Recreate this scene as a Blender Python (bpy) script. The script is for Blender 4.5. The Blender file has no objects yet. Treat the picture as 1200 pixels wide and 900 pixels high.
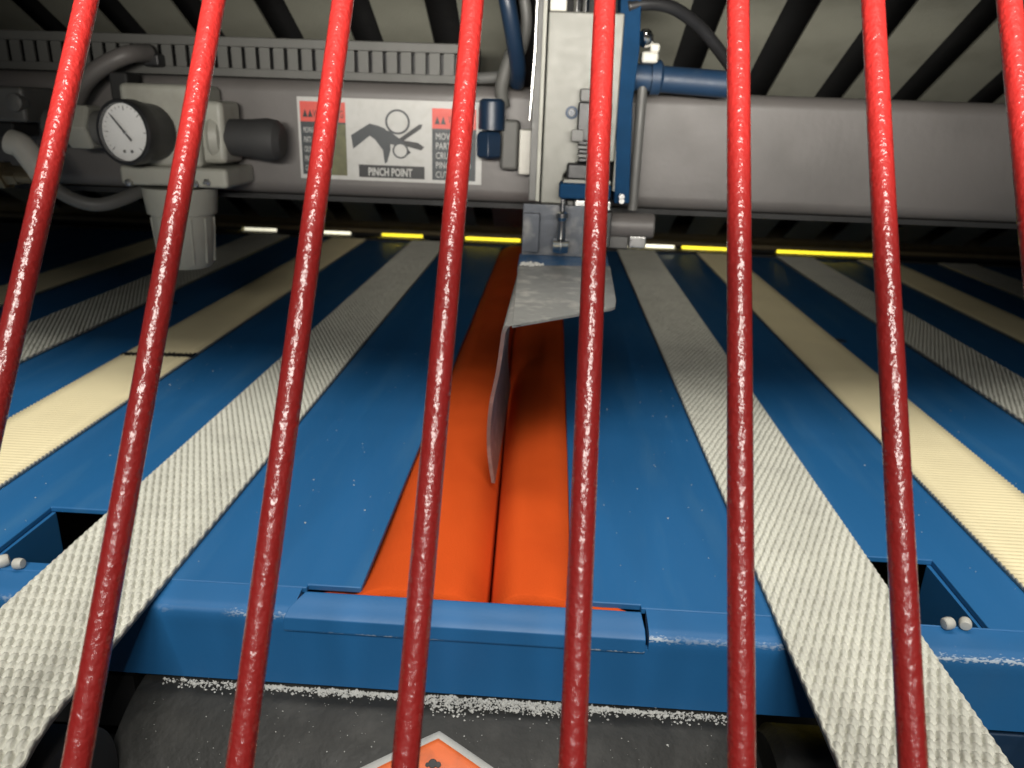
import bpy, math, random
import numpy as np
from mathutils import Vector, Matrix
random.seed(7); np.random.seed(7)
S = bpy.context.scene
COL = S.collection
R = math.radians

# ------------------------------------------------------------------ camera, world, lights, exposure
CAM_H = 0.195                       # metres above the blue bed
XA = np.array([1, -.05, .041]); YA = np.array([53, 320, -900.]); YA /= np.linalg.norm(YA)
XA = XA - XA.dot(YA) * YA; XA /= np.linalg.norm(XA); ZA = np.cross(XA, YA)
RM = np.array([XA, YA, ZA])         # camera axes -> machine axes
cd = bpy.data.cameras.new('camera'); cam = bpy.data.objects.new('camera', cd); COL.objects.link(cam)
cam.matrix_world = Matrix.Translation((0, 0, CAM_H)) @ Matrix(RM.tolist()).to_4x4()
cd.sensor_width = 36; cd.lens = 27; cd.clip_start = .005; cd.clip_end = 60
cd.dof.use_dof = True; cd.dof.focus_distance = .27; cd.dof.aperture_fstop = 19
S.camera = cam

w = bpy.data.worlds.new('World'); S.world = w; w.use_nodes = True
w.node_tree.nodes['Background'].inputs[0].default_value = (.75, .85, 1, 1)
w.node_tree.nodes['Background'].inputs[1].default_value = .05

def area(name, loc, target, sx, sy, power, col=(1, 1, 1), spread=180):
    l = bpy.data.lights.new(name, 'AREA'); l.shape = 'RECTANGLE'; l.size = sx; l.size_y = sy
    l.energy = power; l.color = col; l.spread = R(spread)
    o = bpy.data.objects.new(name, l); COL.objects.link(o); o.location = loc
    d = Vector(target) - Vector(loc); o.rotation_euler = d.to_track_quat('-Z', 'Y').to_euler()
    return o
area('machine_lamp', (.0, .335, .385), (0, .27, 0), .75, .03, .35, (1, .97, .9), 90)
area('bar_fill_light', (.03, .050, .230), (.03, .6, .282), .50, .03, 1.25, (1, .95, .87), 60)  # added fill just out of view, brightens the upper bars and beam
area('hall_lamp', (.05, -1.25, 1.80), (0, .2, 0), 1.1, .60, 52, (1, .97, .9))
for xx in (-.55, .75):
    l = area('ceiling_tube', (xx, -2.7, 1.9), (xx, -2.7, 0), .05, 2.0, 20, (1, .98, .95))
area('slit_fill_light', (.1, 1.42, .35), (.1, 1.6, .0), 1.2, .05, 20, (1, .97, .85))  # added light source, brightens the board behind the slits

S.view_settings.view_transform = 'Standard'; S.view_settings.look = 'None'
S.view_settings.exposure = 0; S.view_settings.gamma = 1
S.render.engine = 'CYCLES'

# ------------------------------------------------------------------ geometry helpers
C0 = np.array([0, 0, CAM_H])
def ray(px, py): return RM @ np.array([px - 600, 450 - py, -900.])
def bed(px, py, z=0):
    d = ray(px, py); return Vector(C0 + d * (z - CAM_H) / d[2])
def at(px, py, y):
    d = ray(px, py); return Vector(C0 + d * y / d[1])

class MB:
    def __init__(s): s.v = []; s.f = []
    def add(s, v, f):
        n = len(s.v); s.v += [tuple(p) for p in v]; s.f += [tuple(i + n for i in q) for q in f]; return s
    def box(s, x0, x1, y0, y1, z0, z1):
        v = [(x, y, z) for z in (z0, z1) for y in (y0, y1) for x in (x0, x1)]
        return s.add(v, [(0, 2, 3, 1), (4, 5, 7, 6), (0, 1, 5, 4), (2, 6, 7, 3), (0, 4, 6, 2), (1, 3, 7, 5)])
    def tube(s, pts, rad, n=16, caps=True):
        pts = [Vector(p) for p in pts]
        if not hasattr(rad, '__len__'): rad = [rad] * len(pts)
        v = []; f = []; up = None
        for i, p in enumerate(pts):
            a = pts[max(i - 1, 0)]; b = pts[min(i + 1, len(pts) - 1)]
            t = (b - a).normalized() if (b - a).length > 1e-9 else t
            if up is None:
                up = Vector((0, 0, 1)) if abs(t.z) < .9 else Vector((0, 1, 0))
            u = up.cross(t).normalized(); w_ = t.cross(u).normalized(); up = w_
            for k in range(n):
                an = 2 * math.pi * k / n
                v.append(p + (u * math.cos(an) + w_ * math.sin(an)) * rad[i])
        for i in range(len(pts) - 1):
            for k in range(n):
                a = i * n + k; b = i * n + (k + 1) % n
                f.append((a, b, b + n, a + n))
        if caps:
            f.append(tuple(range(n - 1, -1, -1))); f.append(tuple(range((len(pts) - 1) * n, len(pts) * n)))
        return s.add(v, f)
    def lathe(s, o, d, prof, n=24):          # prof: (distance along d, radius)
        o = Vector(o); d = Vector(d).normalized()
        u = Vector((0, 0, 1)).cross(d) if abs(d.z) < .9 else Vector((1, 0, 0)).cross(d)
        u.normalize(); w_ = d.cross(u)
        v = []; f = []
        for (t, r) in prof:
            for k in range(n):
                an = 2 * math.pi * k / n
                v.append(o + d * t + (u * math.cos(an) + w_ * math.sin(an)) * max(r, 1e-6))
        for i in range(len(prof) - 1):
            for k in range(n):
                a = i * n + k; b = i * n + (k + 1) % n
                f.append((a, b, b + n, a + n))
        f.append(tuple(range(n - 1, -1, -1))); f.append(tuple(range((len(prof) - 1) * n, len(prof) * n)))
        return s.add(v, f)
    def prism(s, poly, off):                  # poly: 3-D points, off: extrusion vector
        n = len(poly); off = Vector(off)
        v = [Vector(p) for p in poly] + [Vector(p) + off for p in poly]
        f = [tuple(range(n)), tuple(range(2 * n - 1, n - 1, -1))]
        f += [(i, i + n, (i + 1) % n + n, (i + 1) % n) for i in range(n)]
        return s.add(v, f)
    def build(s, name, mat, parent=None, bevel=0, smooth=False, seg=2, subd=0):
        me = bpy.data.meshes.new(name); me.from_pydata(s.v, [], s.f); me.update()
        import bmesh
        bm = bmesh.new(); bm.from_mesh(me); bmesh.ops.recalc_face_normals(bm, faces=bm.faces); bm.to_mesh(me); bm.free()
        return link(name, me, mat, parent, bevel, smooth, seg, subd)

def wpos(o):
    p = Vector(o.location)
    if o.parent: p += wpos(o.parent) + o.matrix_parent_inverse.to_translation()
    return p
def link(name, me, mat, parent=None, bevel=0, smooth=False, seg=2, subd=0):
    if mat: me.materials.append(mat)
    o = bpy.data.objects.new(name, me); COL.objects.link(o)
    if parent:
        o.parent = parent; o.matrix_parent_inverse = Matrix.Translation(-wpos(parent))
    if smooth:
        for p in me.polygons: p.use_smooth = True
        if smooth == 'auto':
            me.set_sharp_from_angle(angle=R(35))
    if bevel:
        m = o.modifiers.new('bevel', 'BEVEL'); m.width = bevel; m.segments = seg; m.limit_method = 'ANGLE'; m.angle_limit = R(40)
        for p in me.polygons: p.use_smooth = True
        m.harden_normals = True
    return o
def tag(o, label=None, cat=None, group=None, kind=None):
    if label: o['label'] = label
    if cat: o['category'] = cat
    if group: o['group'] = group
    if kind: o['kind'] = kind
    return o
def thing(name, label, cat, loc, group=None):
    o = bpy.data.objects.new(name, None); COL.objects.link(o); o.location = loc; o.empty_display_size = .01
    return tag(o, label, cat, group)
def copy_tree(o, parent=None):
    c = o.copy(); COL.objects.link(c)
    if parent: c.parent = parent
    for ch in [x for x in o.children]: copy_tree(ch, c)
    return c
def pbox(px0, py0, px1, py1, Y, depth, mb=None):
    """box whose front face stands at Y and spans the given picture rectangle"""
    xm, ym = (px0 + px1) / 2, (py0 + py1) / 2
    x0 = at(px0, ym, Y).x; x1 = at(px1, ym, Y).x; z1 = at(xm, py0, Y).z; z0 = at(xm, py1, Y).z
    return (mb or MB()).box(x0, x1, Y, Y + depth, z0, z1)
def arc(pts, n=8):
    """smooth curve through points (Catmull-Rom)"""
    P = [Vector(p) for p in pts]; P = [P[0] * 2 - P[1]] + P + [P[-1] * 2 - P[-2]]; out = []
    for i in range(1, len(P) - 2):
        for k in range(n):
            t = k / n; a, b, c, d = P[i - 1:i + 3]
            out.append(.5 * ((2 * b) + (c - a) * t + (2 * a - 5 * b + 4 * c - d) * t * t + (3 * b - a - 3 * c + d) * t ** 3))
    return out + [P[-2]]

# ------------------------------------------------------------------ materials
def mat(name, col, rough=.5, metal=0, spec=.5, coat=0, coat_rough=.1, var=.12, vscale=40, bump=0, bscale=300, bdist=.0004,
        stretch=(1, 1, 1), emit=None, specks=0, speck_col=(.6, .6, .58), rvar=.1, dirt=0, dirt_col=(.1, .09, .07), dscale=18):
    m = bpy.data.materials.new(name); m.use_nodes = True; nt = m.node_tree; N = nt.nodes; L = nt.links
    b = N['Principled BSDF']
    tc = N.new('ShaderNodeTexCoord'); mp = N.new('ShaderNodeMapping'); mp.inputs['Scale'].default_value = stretch
    L.new(tc.outputs['Object'], mp.inputs['Vector'])
    def noise(scale, detail=4):
        n = N.new('ShaderNodeTexNoise'); n.inputs['Scale'].default_value = scale; n.inputs['Detail'].default_value = detail
        L.new(mp.outputs[0], n.inputs['Vector']); return n
    def mix(fac, a, bb):
        x = N.new('ShaderNodeMix'); x.data_type = 'RGBA'; L.new(fac, x.inputs[0])
        for v, i in ((a, 6), (bb, 7)):
            if hasattr(v, 'is_output'): L.new(v, x.inputs[i])
            else: x.inputs[i].default_value = (*v, 1)
        return x.outputs[2]
    n1 = noise(vscale)
    c = mix(n1.outputs[0], tuple(k * (1 - var) for k in col), tuple(min(1, k * (1 + var)) for k in col))
    if dirt:
        n3 = noise(dscale, 8); r = N.new('ShaderNodeMapRange'); r.inputs[1].default_value = .52; r.inputs[2].default_value = .75
        r.inputs[4].default_value = dirt; L.new(n3.outputs[0], r.inputs[0]); c = mix(r.outputs[0], c, dirt_col)
    if specks:
        vo = N.new('ShaderNodeTexVoronoi'); vo.inputs['Scale'].default_value = 160; L.new(tc.outputs['Object'], vo.inputs['Vector'])
        n2 = noise(60, 3)
        r1 = N.new('ShaderNodeMath'); r1.operation = 'LESS_THAN'; r1.inputs[1].default_value = .12; L.new(vo.outputs[0], r1.inputs[0])
        r2 = N.new('ShaderNodeMath'); r2.operation = 'GREATER_THAN'; r2.inputs[1].default_value = 1 - specks; L.new(n2.outputs[0], r2.inputs[0])
        mm = N.new('ShaderNodeMath'); mm.operation = 'MULTIPLY'; L.new(r1.outputs[0], mm.inputs[0]); L.new(r2.outputs[0], mm.inputs[1])
        c = mix(mm.outputs[0], c, speck_col)
    L.new(c, b.inputs['Base Color'])
    if rvar:
        rr = N.new('ShaderNodeMapRange'); rr.inputs[3].default_value = max(.02, rough - rvar); rr.inputs[4].default_value = min(1, rough + rvar)
        L.new(noise(vscale * 2.3).outputs[0], rr.inputs[0]); L.new(rr.outputs[0], b.inputs['Roughness'])
    else: b.inputs['Roughness'].default_value = rough
    b.inputs['Metallic'].default_value = metal; b.inputs['Specular IOR Level'].default_value = spec
    b.inputs['Coat Weight'].default_value = coat; b.inputs['Coat Roughness'].default_value = coat_rough
    if bump:
        bn = N.new('ShaderNodeBump'); bn.inputs['Strength'].default_value = bump; bn.inputs['Distance'].default_value = bdist
        L.new(noise(bscale, 2).outputs[0], bn.inputs['Height']); L.new(bn.outputs[0], b.inputs['Normal'])
        if coat: L.new(bn.outputs[0], b.inputs['Coat Normal'])
    m['c'] = 0
    return m
M = {}
M['red'] = mat('red powder coat', (.25, .0112, .0092), .5, spec=.3, coat=.8, coat_rough=.055, var=.12, vscale=900, bump=1, bscale=620, bdist=.00042, stretch=(1, .8, .8), rvar=.05)
M['blue'] = mat('blue enamel', (.016, .125, .315), .5, var=.12, vscale=14, bump=.25, bscale=500, bdist=.0002, dirt=.25, dirt_col=(.04, .09, .15))
M['bed'] = mat('rubbed blue enamel', (.016, .125, .315), .5, var=.14, vscale=20, bump=.25, bscale=500, bdist=.0002, stretch=(1, .14, 1), dirt=.55, dirt_col=(.05, .17, .34), dscale=55, rvar=.18)
M['white_belt'] = mat('white woven polymer', (.58, .575, .50), .6, var=.1, vscale=30, bump=.35, bscale=900, bdist=.0003, dirt=.4, dirt_col=(.38, .37, .32), dscale=38)
M['cream'] = mat('cream ribbed rubber', (.80, .70, .44), .6, var=.06, vscale=25, bump=.2, bscale=800, bdist=.0003, dirt=.25, dirt_col=(.55, .47, .3))
M['belt_edge'] = mat('cut belt edge', (.38, .37, .32), .8, var=.3, vscale=500)
M['orange'] = mat('orange fabric', (.66, .085, .012), .85, spec=.12, var=.12, vscale=22, bump=.7, bscale=1500, bdist=.0004, dirt=.35, dirt_col=(.55, .06, .01), dscale=25)
M['orange_print'] = mat('orange print', (.72, .14, .03), .5, var=.2, vscale=120, dirt=.6, dirt_col=(.25, .07, .03), dscale=90)
M['white_print'] = mat('white print', (.42, .42, .40), .5, var=.1, vscale=150, dirt=.4, dirt_col=(.3, .28, .25), dscale=120)
M['red_print'] = mat('red print', (.55, .06, .04), .5, var=.15, vscale=100)
M['black_print'] = mat('black print', (.008, .009, .010), .5, var=.3, vscale=100)
M['olive_print'] = mat('olive print', (.09, .09, .035), .5, var=.6, vscale=160)
M['grey_print'] = mat('slate print', (.022, .028, .032), .5, var=.3, vscale=160)
M['beam'] = mat('grey painted steel', (.112, .104, .099), .5, var=.15, vscale=12, bump=.5, bscale=180, bdist=.0004, dirt=.4, dirt_col=(.045, .042, .038), dscale=14)
M['duct'] = mat('grey duct plastic', (.085, .085, .078), .6, var=.12, vscale=40, dirt=.3, dirt_col=(.05, .05, .045))
M['reg'] = mat('cast zinc grey', (.30, .30, .26), .5, var=.14, vscale=60, bump=.3, bscale=400, dirt=.4, dirt_col=(.17, .16, .13), dscale=50)
M['alu'] = mat('brushed aluminium', (.17, .17, .15), .5, metal=.1, var=.08, vscale=80, bump=.15, bscale=500, dirt=.25, dirt_col=(.12, .12, .10))
M['plate'] = mat('dusty sheet steel', (.29, .29, .275), .42, metal=.4, var=.22, vscale=70, bump=.4, bscale=260, bdist=.0003, dirt=.9, dirt_col=(.60, .58, .52), dscale=95)
M['chrome'] = mat('polished steel', (.75, .75, .74), .12, metal=1, var=.05, rvar=.03)
M['steel'] = mat('galvanised steel', (.45, .45, .44), .3, metal=.9, var=.15, vscale=150)
M['black'] = mat('black plastic', (.014, .014, .015), .45, var=.3, vscale=80)
M['dark'] = mat('near black steel', (.012, .012, .012), .7, var=.4, vscale=30)  # near-black steel with random tone variation
M['drum'] = mat('black rubber lagging', (.019, .019, .017), .6, var=.3, vscale=60, bump=.7, bscale=260, bdist=.0006, dirt=.5, dirt_col=(.06, .058, .053), dscale=60)
M['upbelt'] = mat('olive grey webbing', (.235, .235, .19), .75, var=.12, vscale=30, bump=.6, bscale=700, bdist=.0006, dirt=.4, dirt_col=(.12, .115, .085), dscale=22)
M['brown'] = mat('rusty roller steel', (.14, .105, .05), .55, metal=.2, var=.4, vscale=60, bump=.4, bscale=200)
M['dial'] = mat('dial card', (.85, .85, .83), .4, var=.06, vscale=200, dirt=.2, dirt_col=(.5, .5, .48), dscale=200)
M['hose'] = mat('grey hose', (.09, .09, .085), .5, var=.2, vscale=60)
M['pale'] = mat('pale plastic', (.48, .47, .42), .5, var=.12, vscale=120)
M['bluehose'] = mat('blue nylon', (.006, .018, .040), .4, var=.2, vscale=80)
M['bluepart'] = mat('blue bracket paint', (.010, .032, .072), .5, var=.2, vscale=80, dirt=.3, dirt_col=(.05, .07, .10), dscale=70)
M['worn'] = mat('worn dark bracket steel', (.045, .052, .065), .4, metal=.3, var=.4, vscale=120, bump=.4, bscale=300, dirt=.9, dirt_col=(.17, .17, .165), dscale=80)
M['bluedge'] = mat('scuffed blue edge', (.03, .12, .27), .45, var=.25, vscale=150, dirt=.6, dirt_col=(.25, .27, .28), dscale=120)
M['upblue'] = mat('dull dark blue paint', (.006, .034, .085), .85, spec=.12, var=.25, vscale=90)
M['lint'] = mat('white lint', (.56, .56, .53), .9, var=.15, vscale=300)
M['yellow'] = mat('yellow slit light colour', (.85, .68, .02), .6, var=.05, rvar=0)  # board colour that stands in for yellow outside light
M['slit_white'] = mat('pale slit light colour', (.85, .83, .70), .7, var=.04, rvar=0)  # board colour that stands in for pale outside light
M['brass'] = mat('brass', (.16, .13, .08), .35, metal=.7, var=.2, vscale=120)
M['dust'] = mat('chipped primer', (.45, .47, .48), .55, var=.3, vscale=400)

def rail_material(zlo, zhi, wide=.36):
    """blue enamel worn to pale primer along the fold of the rail"""
    m = M['blue'].copy(); m.name = 'worn blue enamel'; nt = m.node_tree; N = nt.nodes; L = nt.links
    b = N['Principled BSDF']; src = b.inputs['Base Color'].links[0].from_socket
    tc = N.new('ShaderNodeTexCoord'); sp = N.new('ShaderNodeSeparateXYZ'); L.new(tc.outputs['Object'], sp.inputs[0])
    zc, zw = (zlo + zhi) / 2, (zhi - zlo) / 2
    d = N.new('ShaderNodeMath'); d.operation = 'SUBTRACT'; d.inputs[1].default_value = zc; L.new(sp.outputs[2], d.inputs[0])
    a = N.new('ShaderNodeMath'); a.operation = 'ABSOLUTE'; L.new(d.outputs[0], a.inputs[0])
    r = N.new('ShaderNodeMapRange'); r.inputs[1].default_value = 0; r.inputs[2].default_value = zw; r.inputs[3].default_value = wide; r.inputs[4].default_value = 0
    L.new(a.outputs[0], r.inputs[0])
    zz = N.new('ShaderNodeMath'); zz.operation = 'LESS_THAN'; zz.inputs[1].default_value = zw * 1.3; L.new(a.outputs[0], zz.inputs[0])
    n0 = N.new('ShaderNodeTexNoise'); n0.inputs['Scale'].default_value = 22; L.new(tc.outputs['Object'], n0.inputs['Vector'])
    z2 = N.new('ShaderNodeMapRange'); z2.inputs[1].default_value = .42; z2.inputs[2].default_value = .6; L.new(n0.outputs[0], z2.inputs[0])
    z3 = N.new('ShaderNodeMath'); z3.operation = 'MULTIPLY'; L.new(zz.outputs[0], z3.inputs[0]); L.new(z2.outputs[0], z3.inputs[1]); zz = z3
    mp = N.new('ShaderNodeMapping'); mp.inputs['Scale'].default_value = (.55, 1, 1); L.new(tc.outputs['Object'], mp.inputs[0])
    n = N.new('ShaderNodeTexNoise'); n.inputs['Scale'].default_value = 1100; n.inputs['Detail'].default_value = 8; L.new(mp.outputs[0], n.inputs['Vector'])
    s = N.new('ShaderNodeMath'); s.operation = 'ADD'; L.new(n.outputs[0], s.inputs[0]); L.new(r.outputs[0], s.inputs[1])
    g = N.new('ShaderNodeMapRange'); g.inputs[1].default_value = .71; g.inputs[2].default_value = .86; L.new(s.outputs[0], g.inputs[0])
    g2 = N.new('ShaderNodeMath'); g2.operation = 'MULTIPLY'; L.new(g.outputs[0], g2.inputs[0]); L.new(zz.outputs[0], g2.inputs[1])
    x = N.new('ShaderNodeMix'); x.data_type = 'RGBA'; L.new(g2.outputs[0], x.inputs[0]); L.new(src, x.inputs[6]); x.inputs[7].default_value = (.42, .49, .57, 1)
    L.new(x.outputs[2], b.inputs['Base Color']); return m
M['rail'] = rail_material(-.0062, -.0014); M['strip'] = rail_material(-.0104, -.0084, .30)

# ------------------------------------------------------------------ setting: dark machine hall round the bed
tag(MB().box(-3, 3, -4.5, 3, -.95, -.93).build('floor', M['dark']), kind='structure')
tag(MB().box(-3, 3, 1.9, 1.95, -.93, 2.6).build('wall', M['dark']), kind='structure')

# ------------------------------------------------------------------ the blue bed
bedt = thing('machine_bed', 'blue painted steel bed of the machine with orange fabric channel in its middle', 'machine bed', (0, .27, -.05))
def grid_plate(xs, ys, holes, z0, z1, mb):
    nx, ny = len(xs) - 1, len(ys) - 1
    solid = lambda i, j: 0 <= i < nx and 0 <= j < ny and (i, j) not in holes
    idx = {}; V = []; F = []
    def v(i, j, k):
        if (i, j, k) not in idx: idx[(i, j, k)] = len(V); V.append((xs[i], ys[j], (z0, z1)[k]))
        return idx[(i, j, k)]
    for i in range(nx):
        for j in range(ny):
            if not solid(i, j): continue
            F.append((v(i, j, 1), v(i + 1, j, 1), v(i + 1, j + 1, 1), v(i, j + 1, 1)))
            F.append((v(i, j, 0), v(i, j + 1, 0), v(i + 1, j + 1, 0), v(i + 1, j, 0)))
            if not solid(i - 1, j): F.append((v(i, j, 0), v(i, j, 1), v(i, j + 1, 1), v(i, j + 1, 0)))
            if not solid(i + 1, j): F.append((v(i + 1, j, 0), v(i + 1, j + 1, 0), v(i + 1, j + 1, 1), v(i + 1, j, 1)))
            if not solid(i, j - 1): F.append((v(i, j, 0), v(i + 1, j, 0), v(i + 1, j, 1), v(i, j, 1)))
            if not solid(i, j + 1): F.append((v(i, j + 1, 0), v(i, j + 1, 1), v(i + 1, j + 1, 1), v(i + 1, j + 1, 0)))
    return mb.add(V, F)
YF = .2745; YB = 1.16
# openings: two hand holes near the front, two smaller slots farther back
grid_plate([-.75, -.243, -.175, -.0965, -.0735], [YF, .2768, .281, .3285, .62, .66, YB], {(1, 2), (3, 0)}, -.003, 0, MB()).build('bed_plate', M['bed'], bedt, .0007)
grid_plate([.0165, .0455, .130, .1885, .75], [YF, .2757, .2768, .3265, .62, .66, YB], {(2, 1), (2, 2), (0, 0), (0, 1)}, -.003, 0, MB()).build('bed_plate', M['bed'], bedt, .0007)
for (x0, x1, y0, y1) in ((-.243, -.175, .281, .3285), (.130, .1885, .2757, .3265)):
    wb = MB(); d = -.045
    wb.add([(x0, y0, -.003), (x1, y0, -.003), (x1, y1, -.003), (x0, y1, -.003), (x0, y0, d), (x1, y0, d), (x1, y1, d), (x0, y1, d)],
           [(0, 4, 7, 3), (1, 2, 6, 5), (0, 1, 5, 4)])
    m = wb.build('hole_sleeve', M['blue'], bedt)
    so = m.modifiers.new('thick', 'SOLIDIFY'); so.thickness = .002; so.offset = -1
MB().box(-.75, .75, .262, YB, -.075, -.07).build('under_tray', M['dark'], bedt)
# folded front rail: slanted shoulder, rounded nose, vertical face; two lengths plus one proud middle strip
def rail(x0, x1, name, prof, mt, n=40):
    V = []; F = []; k = len(prof)
    for i in range(n + 1):
        x = x0 + (x1 - x0) * i / n
        for (y, z) in prof: V.append((x, y, z))
    for i in range(n):
        for j in range(k - 1):
            a = i * k + j; F.append((a, a + 1, a + 1 + k, a + k))
    F.append(tuple(range(k))); F.append(tuple(range(n * k + k - 1, n * k - 1, -1)))
    return MB().add(V, F).build(name, mt, bedt, smooth='auto')
nose = [(.2744, -.0035), (.2744, -.0004), (.2700, -.0009), (.2640, -.0014), (.2608, -.0020), (.2596, -.0030), (.2590, -.0044), (.2588, -.0075), (.2589, -.0105), (.2590, -.0135), (.2590, -.017), (.2592, -.0375), (.2625, -.0375), (.2625, -.010)]
rail(-.75, -.0985, 'front_rail', nose, M['rail'])
rail(.0475, .75, 'front_rail', nose, M['rail'])
rail(-.0985, .0475, 'rail_face', [(.2625, -.009), (.2590, -.009), (.2592, -.0375), (.2625, -.0375)], M['rail'])
strip = MB()
pr = [(.2715, .0002), (.2705, .0008), (.2612, -.0008), (.2582, -.0036), (.2576, -.0092), (.2582, -.0100), (.2598, -.0100), (.2620, -.0100), (.2700, -.003)]
k = len(pr); V = []; F = []
for i, x in enumerate([0, 1]):
    for (y, z) in pr:
        sl = (.2715 - y) * .45
        V.append(((-.0955 - sl) if i == 0 else (.0450 + sl * .2), y, z))
for j in range(k): F.append((j, (j + 1) % k, (j + 1) % k + k, j + k))
F.append(tuple(range(k))); F.append(tuple(range(2 * k - 1, k - 1, -1)))
strip.add(V, F).build('bridge_strip', M['strip'], bedt, .0006)
# small dark slots and screw heads farther back
for (px, py) in ((985, 399), (200, 355), (640, 330)):
    p = bed(px, py, .0008)
    MB().lathe(p - Vector((0, 0, .0006)), (0, 0, 1), [(0, .006), (.001, .0055), (.0016, .003)], 10).build('screw_head', M['bluepart'], bedt, smooth='auto')
# rear frame that leaves the bright slits
rear = thing('rear_frame', 'dark frame at the back of the bed broken by narrow bright slits', 'frame', (0, 1.2, -.01))
segs = [(-.9, at(285, 268, 1.2).x)]
opens = [(285, 326), (375, 412), (447, 496), (545, 610), (735, 792), (800, 856), (912, 1026)]
for (a, b), (c, d) in zip(opens, opens[1:]): segs.append((at(b, 275, 1.2).x, at(c, 275, 1.2).x))
segs.append((at(1026, 290, 1.2).x, .95))
for (a, b) in segs: MB().box(a, b, 1.195, 1.205, -.02, .06).build('frame_block', M['dark'], rear)
MB().box(-.9, .95, 1.19, 1.1945, .0105, .07).build('cross_bar', M['dark'], rear)
MB().box(-.9, .95, 1.163, 1.1895, -.03, .0030).build('sill', M['dark'], rear)
out = thing('slit_light_board', 'added yellow and white board standing in for the bright outside behind the slits', 'board', (0, 1.6, -.05))  # added board, its colours imitate outside light in the slits
xa, xb, xc, xd = at(430, 275, 1.6).x, at(720, 280, 1.6).x, at(796, 285, 1.6).x, 1.4
MB().box(-1.4, xa, 1.6, 1.62, -.3, .3).build('white_board', M['slit_white'], out)
MB().box(xa, xb, 1.6, 1.62, -.3, .3).build('yellow_board', M['yellow'], out)
MB().box(xb, xc, 1.6, 1.62, -.3, .3).build('white_board', M['slit_white'], out)
MB().box(xc, xd, 1.6, 1.62, -.3, .3).build('yellow_board', M['yellow'], out)

# ------------------------------------------------------------------ orange fabric with two rolls
def orange():
    t = thing('orange_sleeve', 'orange fabric sleeve of two soft rolls lying in the slot of the blue bed', 'fabric sleeve', (-.03, .3, -.01))
    ny, V, F = 150, [], []
    def groove(y): return -.0185 - .013 * min(1, max(0, (y - .275) / .43))
    for side in (0, 1):
        mbs = MB(); V = []; F = []; nu = 34
        for j in range(ny + 1):
            y = .2728 + (1.15 - .2728) * (j / ny) ** 1.6
            g = groove(y)
            fl = math.exp(-(y - .2728) / .011)          # flares into the cross slit at the front edge
            x0, x1 = (-.0765 - .021 * fl, g) if side == 0 else (g + .0002, .0180 + .026 * fl)
            for i in range(nu + 1):
                u = i / nu
                x = x0 + (x1 - x0) * u
                if side == 0:
                    e = min(1, (x - (-.0765)) / .03); q = max(0, (x1 - x) / .017)
                    h = .0035 * (1 - (1 - max(0, e)) ** 2) - .0080 * math.exp(-e * 3.5) if e > 0 else -.0080
                    h -= .0150 * (1 - min(1, q)) ** 2.6
                else:
                    q = max(0, (x - x0) / .015); e = min(1, (.0180 - x) / .014)
                    h = (.0035 * (1 - (1 - max(0, e)) ** 2) - .0035 * math.exp(-max(0, e) * 3)) if e > 0 else -.0035
                    h -= .0150 * (1 - min(1, q)) ** 2.6
                h += (.0055 * fl * (1 - min(1, max(0, e))) if side == 0 else .002 * fl) + .0006 * math.sin(y * 47 + x * 60) + .0003 * math.sin(x * 240 + y * 15)
                h -= .0015 * math.exp(-(y - .2728) / .004)
                if j == 0: h -= .012
                V.append((x, y, h))
        for j in range(ny):
            for i in range(nu):
                a = j * (nu + 1) + i; F.append((a, a + 1, a + nu + 2, a + nu + 1))
        o = mbs.add(V, F).build('fabric_roll', M['orange'], t, smooth=True)
        so = o.modifiers.new('t', 'SOLIDIFY'); so.thickness = .0008; so.offset = -1
orange()

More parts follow.
